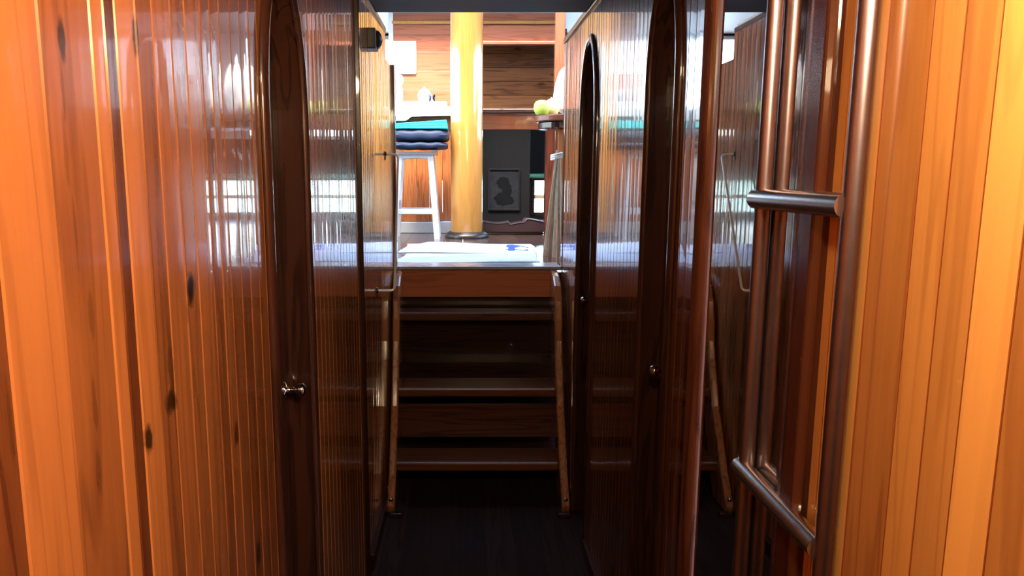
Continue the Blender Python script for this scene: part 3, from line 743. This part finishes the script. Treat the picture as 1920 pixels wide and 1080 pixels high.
floor_cloth('floor_towel', 'white crumpled floor cloth nearest the step edge', -.33, .40, 3.625, 4.04, 3, ['cloth', 'blue_dye'], .014)
floor_cloth('floor_towel', 'white crumpled floor cloth with blue print behind the nearer one', -.36, .43, 4.08, 4.62, 8, ['cloth', 'blue_dye'], .018,
            lambda u, v: .78 < u < .95 and .15 < v < .6 and sin(40 * u) + sin(30 * v) > -.3)

# ---------------------------------------------------------------- right side: shelf end, fruit, bag, slats
YSH = 4.60
e = P(1008, 226, YSH)
zsh0, zsh1 = P(1040, 240, YSH).z, P(1040, 214, YSH).z
root = tag(empty('side_shelf', (e.x, YSH, zsh0)), 'rounded wooden side shelf right of the mast carrying fruit', 'shelf')
r_ = .17
poly = [(e.x + r_ - r_ * sin(pi * k / 20) if False else e.x + r_ + r_ * cos(pi / 2 + pi * k / 20), YSH + .15 + r_ * sin(pi / 2 + pi * k / 20)) for k in range(21)] + [(1.2, YSH + .15 - r_), (1.2, YSH + .15 + r_)]
MB().prism(poly, zsh0 + .045, zsh1, 'z', .6, .006).build('shelf_top', 'tread', root)
poly2 = [(x + .02 if x < 1 else x, YSH + .15 + (y - YSH - .15) * .86) for (x, y) in poly]
MB().prism(poly2, zsh0, zsh0 + .044, 'z', .2, .006).build('shelf_rim', 'dark_x', root)
xp = P(1046, 260, YSH + .25).x
MB().box(xp - .016, xp + .026, YSH + .10, YSH + .14, FZ, zsh0 + .001, .004, .7).build('support_post', 'orange_z', root)
zf = zsh1 + .0005
def apple(name, label, cat, px, py, y, rad, mat, lemon=False):
    c = P(px, py, y); root = tag(empty(name, (c.x, y, zf)), label, cat)
    if lemon:
        prof = [(0, 0), (.35, .06), (.75, .3), (.97, .75), (1, 1.05), (.93, 1.45), (.7, 1.8), (.35, 2.02), (.14, 2.12), (.1, 2.22), (0, 2.25)]
        mt = None
    else:
        prof = [(0, .12), (.25, .04), (.45, .0), (.75, .18), (.96, .6), (1., 1.0), (.95, 1.35), (.75, 1.68), (.45, 1.82), (.2, 1.76), (.05, 1.62), (0, 1.6)]
    MB().lathe([(a * rad, b * rad) for (a, b) in prof], (c.x, y, zf), 28).build('fruit_body', mat, root)
    MB().tube([(c.x, y, zf + (2.2 if lemon else 1.6) * rad), (c.x + .004, y, zf + (2.3 if lemon else 2.05) * rad)], .002, 8).build('fruit_stem', 'stem', root)
apple('apple', 'green apple at the rounded tip of the side shelf', 'fruit', 1016, 196, YSH + .12, .052, 'apple')
apple('lemon', 'pale yellow lemon beside the green apple on the side shelf', 'fruit', 1034, 190, YSH + .20, .054, 'lemon', True)
# crumpled white bag standing behind the fruit
rn = random.Random(5); a = P(1043, 205, YSH + .2); zt_ = P(1050, 100, YSH + .3).z
root = tag(empty('white_bag', (a.x + .145, YSH + .2, zf)), 'bulging white bag standing behind the fruit on the shelf', 'bag')
bm = bmesh.new(); bmesh.ops.create_icosphere(bm, subdivisions=5, radius=1)
H_ = (zt_ - zf)
for v in bm.verts:
    u = v.co.copy(); q = (u.z + 1) / 2
    w = (.5 + .5 * (1 - abs(2 * min(q * 1.15, 1) - .9) ** 2.2)) * (1 if q < .75 else 1 - (q - .75) * 2.2)
    w *= 1 + .05 * sin(7 * math.atan2(u.y, u.x) + 5 * q) + .03 * sin(13 * q + 3 * u.x)
    l = max(1e-5, sqrt(u.x ** 2 + u.y ** 2)); s2 = min(1, l * 1.6)
    v.co = Vector((a.x + .145 + u.x / l * s2 * .150 * w, YSH + .30 + u.y / l * s2 * .11 * w, zf + q * H_))
MB().bm(bm, .5, True).build('bag_body', 'paper', root)
MB().lathe([(.020, -.012), (.027, -.006), (.029, 0), (.027, .006), (.020, .012)], (a.x + .145, YSH + .30, zf + H_ * .86), 20).build('bag_tie', 'rope', root)

# bundle of bleached slats leaning at the right wall end, tied with white cord
YSL = 4.1
ap = P(1046, 292, YSL)
root = tag(empty('slat_bundle', (ap.x, YSL, FZ)), 'bundle of bleached wooden slats tied with white cord beside the doorway', 'slats')
feet = [(1022, 472, -.06), (1031, 482, -.02), (1040, 490, .03), (1049, 493, .06), (1057, 490, .09)]
for i, (fx, fy, dy) in enumerate(feet):
    yb = YSL - .25 + .07 * abs(i - 2) * .6
    ft = Vector((P(fx, 400, yb).x, yb, FZ + .002)); 
    tp = ap + Vector((-.009 + .0055 * i, .012 * (i - 2), .03 - .008 * i))
    d = (tp - ft).normalized(); sd = d.cross(Vector((0, 1, 0))).normalized(); fw = sd.cross(d)
    vs = []
    for c, w in ((ft, .0085), (tp, .0045)):
        for (q1, q2) in ((-1, -1), (1, -1), (1, 1), (-1, 1)): vs.append(c + sd * q1 * w + fw * q2 * .004)
    mn = min(v.z for v in vs[:4])
    for v in vs[:4]: v.z = FZ + .001
    MB().add(vs, [[3, 2, 1, 0], [4, 5, 6, 7]] + [[k, (k + 1) % 4, 4 + (k + 1) % 4, 4 + k] for k in range(4)], [.9, .15, .75, .3, 1.][i]).build('slat', 'bleached', root)
cd = MB()
for t in range(3):
    cd.tube([ap + Vector((.036 * cos(2 * pi * k / 20), .036 * sin(2 * pi * k / 20), -.012 + .010 * t + .008 * cos(2 * pi * k / 20))) for k in range(21)], .0065, 8)
cd.tube([ap + Vector(q) for q in ((.02, -.036, 0), (.035, -.045, .012), (.05, -.04, .028), (.04, -.03, .035))], .006, 8)
cd.build('cord', 'rope', root)

# ---------------------------------------------------------------- outside: deck, sea, hills
struct(MB().box(-3, 3, SYB + .06, 13, .60, .66).build('ground_deck', 'deck'))
struct(MB().box(-1500, 1500, -1500, 1500, -1.6, -1.5).build('sea', 'sea'))
hl = MB(); n = 120; vs = []
for k in range(n + 1):
    a = pi * (.02 + .96 * k / n); R = 600
    h = 16 + 9 * sin(7 * a) + 6 * sin(17 * a + 1) + 3 * sin(41 * a)
    vs += [(R * cos(a), R * sin(a), -2), ((R + 60) * cos(a), (R + 60) * sin(a), max(4, h))]
hl.add(vs, [[2 * i, 2 * i + 1, 2 * i + 3, 2 * i + 2] for i in range(n)], .5, True)
struct(hl.build('hills', 'green_hill'))

# ---------------------------------------------------------------- light
def lamp(name, kind, loc, energy, col, size=.1, rot=None):
    d = bpy.data.lights.new(name, kind); d.energy = energy; d.color = col
    o = bpy.data.objects.new(name, d); o.location = loc; C.objects.link(o)
    if kind == 'POINT': d.shadow_soft_size = size
    if kind == 'AREA': d.shape = 'DISK'; d.size = size
    if kind == 'SUN': d.angle = size
    if rot: o.rotation_euler = rot
    return o
lamp('cabin_lamp', 'POINT', (.335, .30, 1.72), 30, (1., .76, .45), .05)
lamp('fill_lamp', 'POINT', (.0, .12, 1.97), 32, (1., .76, .45), .06)  # unseen second lamp, added to fill the ladder rail's shadow
w = bpy.data.worlds.new('world'); sc.world = w; w.use_nodes = True
nt = w.node_tree; nt.nodes.clear()
sky = nt.nodes.new('ShaderNodeTexSky'); sky.sky_type = 'NISHITA'; sky.sun_disc = False
sky.sun_elevation = math.radians(52); sky.sun_rotation = math.radians(200); sky.air_density = 1.0; sky.dust_density = 3.5
bg = nt.nodes.new('ShaderNodeBackground'); bg.inputs['Strength'].default_value = 5.2
ow = nt.nodes.new('ShaderNodeOutputWorld')
nt.links.new(sky.outputs[0], bg.inputs['Color']); nt.links.new(bg.outputs[0], ow.inputs['Surface'])

vs_ = sc.view_settings
sc.display_settings.display_device = 'sRGB'
vs_.view_transform = 'Standard'; vs_.look = 'None'; vs_.gamma = 1; vs_.exposure = 0.0; vs_.use_curve_mapping = False
sc.cycles.max_bounces = 12; sc.cycles.diffuse_bounces = 5; sc.cycles.glossy_bounces = 6; sc.cycles.transparent_max_bounces = 12
sc.cycles.sample_clamp_indirect = 8
